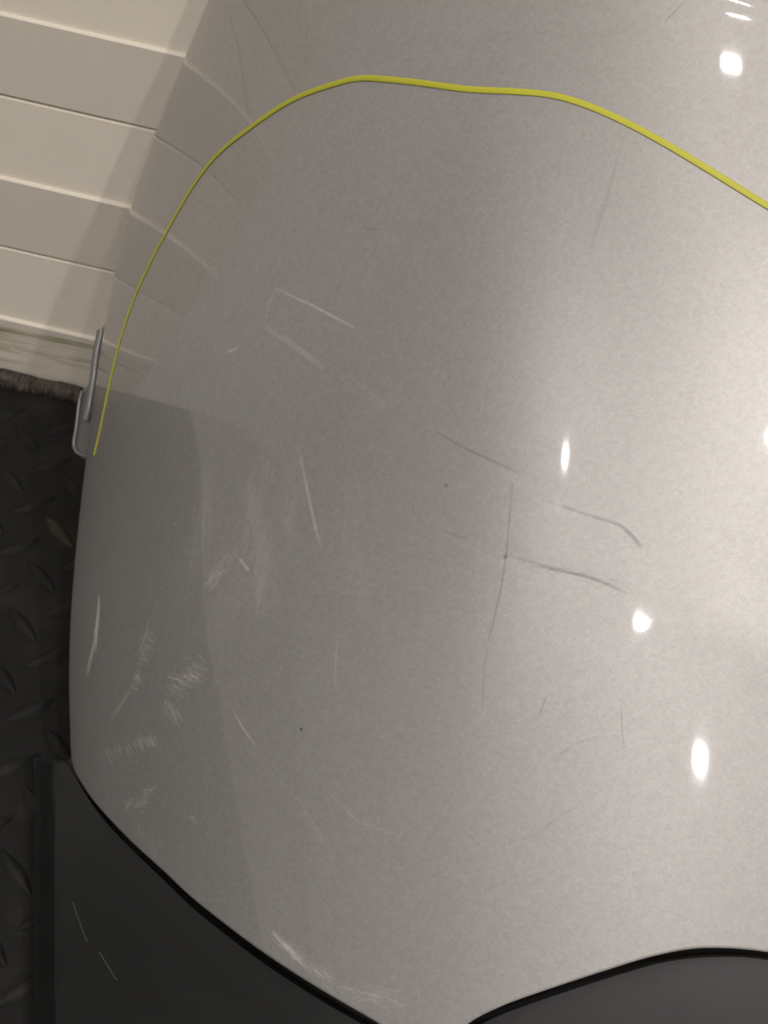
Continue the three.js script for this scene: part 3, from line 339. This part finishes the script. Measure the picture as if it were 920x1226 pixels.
// fixing tab at the left end
M.tab = new THREE.MeshPhysicalMaterial({ color: new THREE.Color().setRGB(0.17, 0.168, 0.16), metalness: 0.3, roughness: 0.5, clearcoat: 0.6, clearcoatRoughness: 0.15 });
{
  const frame = new THREE.Matrix4().set(0.78605, -0.16035, -0.59700, -0.25130, 0.52498, 0.68306, 0.50777, 0.13359, 0.32637, -0.71255, 0.62110, 0.16880, 0.00000, 0.00000, 0.00000, 1.00000);
  const plate = (list, thick, lift) => { const s = new THREE.Shape(list.map(([a, b]) => new THREE.Vector2(a, b))); const g = new THREE.ExtrudeGeometry(s, { depth: thick, bevelEnabled: true, bevelThickness: 0.0012, bevelSize: 0.0012, bevelSegments: 3, steps: 1 }); g.translate(0, 0, lift); g.applyMatrix4(frame); return toCreasedNormals(g, 0.7); };
  const tab = partMesh('fixing_tab', plate([[0.01717, 0.05155], [0.01119, 0.05337], [0.00679, 0.04965], [0.00513, 0.03892], [0.00347, 0.02008], [-0.00163, 0.00549], [-0.00722, 0.00308], [-0.00904, -0.00633], [-0.01038, -0.02794], [-0.01262, -0.04206], [-0.00991, -0.04820], [-0.00261, -0.05174], [0.00842, -0.05466], [0.02227, -0.05827], [0.02367, -0.02117], [0.02477, 0.01878]], 0.002, -0.004), M.tab, bumper); tab.userData.label = 'silver fixing tab at the left end';
  const ridge = new THREE.CatmullRomCurve3([[0.01167, 0.04927], [0.00870, 0.03326], [0.00777, 0.01645], [0.00587, -0.00030], [0.00373, -0.01500], [0.00168, -0.02231]].map(([a, b]) => new THREE.Vector3(a, b, 0.002).applyMatrix4(frame)));
  const tube = new THREE.TubeGeometry(ridge, 24, 0.0036, 10); partMesh('tab_rib', tube, M.tab, tab);
  const lip = new THREE.CatmullRomCurve3([[-0.00706, 0.00171], [-0.00904, -0.00633], [-0.01038, -0.02794], [-0.01171, -0.04141], [-0.00801, -0.04757], [-0.00082, -0.05044], [0.00819, -0.05265]].map(([a, b]) => new THREE.Vector3(a, b, 0.0005).applyMatrix4(frame)));
  partMesh('tab_lip', new THREE.TubeGeometry(lip, 30, 0.0016, 8), M.tab, tab);
}

// ------------------------------------------------------------ the yellow cord across the upper part
{
  const path = [[0.1764, 0.4724], [0.1822, 0.4638], [0.188, 0.4523], [0.1973, 0.4288], [0.2092, 0.4025], [0.2243, 0.3802], [0.2439, 0.3577], [0.265, 0.334], [0.2839, 0.3109], [0.3027, 0.2939], [0.336, 0.2764], [0.3733, 0.26], [0.4107, 0.2505], [0.4326, 0.247], [0.455, 0.2475], [0.4837, 0.2495], [0.5241, 0.2535], [0.5611, 0.255], [0.585, 0.257], [0.6086, 0.2625], [0.6377, 0.2735], [0.6657, 0.287], [0.6926, 0.302], [0.7185, 0.3175], [0.7362, 0.328], [0.7681, 0.346], [0.8066, 0.3675]];
  const pts = path.map(([u, v]) => { const p = skinPoint(u, v); return p; }), curve = new THREE.CatmullRomCurve3(pts, false, 'centripetal');
  const uvc = new THREE.CatmullRomCurve3(path.map(([u, v]) => new THREE.Vector3(u, v, 0)), false, 'centripetal');
  const n = 420, ring = 12, half = 0.00175, high = 0.0005, pos = [];
  const centre = [], nor = [];
  for (let i = 0; i <= n; i++) { const t = i / n, q = uvc.getPoint(t); centre.push(skinPoint(q.x, q.y, high * 0.95)); nor.push(shellNormal(q.x, q.y)); }
  const g = grid(ring, n + 2, (i, j) => {
    const k = Math.min(n, Math.max(0, j - 1)), a = centre[Math.max(0, k - 1)], b = centre[Math.min(n, k + 1)], tan = b.clone().sub(a).normalize(), nn = nor[k], side = new THREE.Vector3().crossVectors(tan, nn).normalize();
    const ang = i / ring * Math.PI * 2, cap = j === 0 || j === n + 2 ? 0.001 : 1; const wob = 1 + 0.04 * (noise(k / 14, 3, 111) - 0.5);
    return centre[k].clone().addScaledVector(side, half * (0.74 + 0.32 * Math.min(1, k / n * 2.4)) * wob * cap * Math.cos(ang)).addScaledVector(nn, high * cap * Math.sin(ang));
  });
  tag(mesh('yellow_cord', g, M.cord, scene), 'thin yellow cord arching across the upper part of the silver bumper', 'cord');
}

// ------------------------------------------------------------ ceiling downlights
for (const [x, z, cd, lab] of LAMPS) {
  const l = group('ceiling_lamp'); l.position.set(x, CEILING, z);
  const s = new THREE.Shape(); s.moveTo(-0.105, -0.045); s.lineTo(0.105, -0.045); s.lineTo(0.105, 0.045); s.lineTo(-0.105, 0.045); s.closePath();
  const o = new THREE.Path(); o.moveTo(-LW / 2, -LH / 2); o.lineTo(-LW / 2, LH / 2); o.lineTo(LW / 2, LH / 2); o.lineTo(LW / 2, -LH / 2); o.closePath(); s.holes.push(o);
  const fr = new THREE.ExtrudeGeometry(s, { depth: 0.009, bevelEnabled: true, bevelSize: 0.0015, bevelThickness: 0.0015, bevelSegments: 2 }); fr.rotateX(Math.PI / 2); fr.translate(0, -0.002, 0);
  partMesh('lamp_frame', fr, M.lampBody, l);
  partMesh('lamp_diffuser', box(-LW / 2, LW / 2, -0.006, -0.001, -LH / 2, LH / 2), M.lampGlow, l);
  tag(l, lab, 'ceiling lamp', 'ceiling downlights above the bumper');
  const p = new THREE.RectAreaLight(LAMP_COLOUR, cd / (LW * LH), LW, LH); p.position.set(0, -0.009, 0); p.rotation.x = -Math.PI / 2; p.castShadow = true; l.add(p);
}

renderer.render(scene, camera);
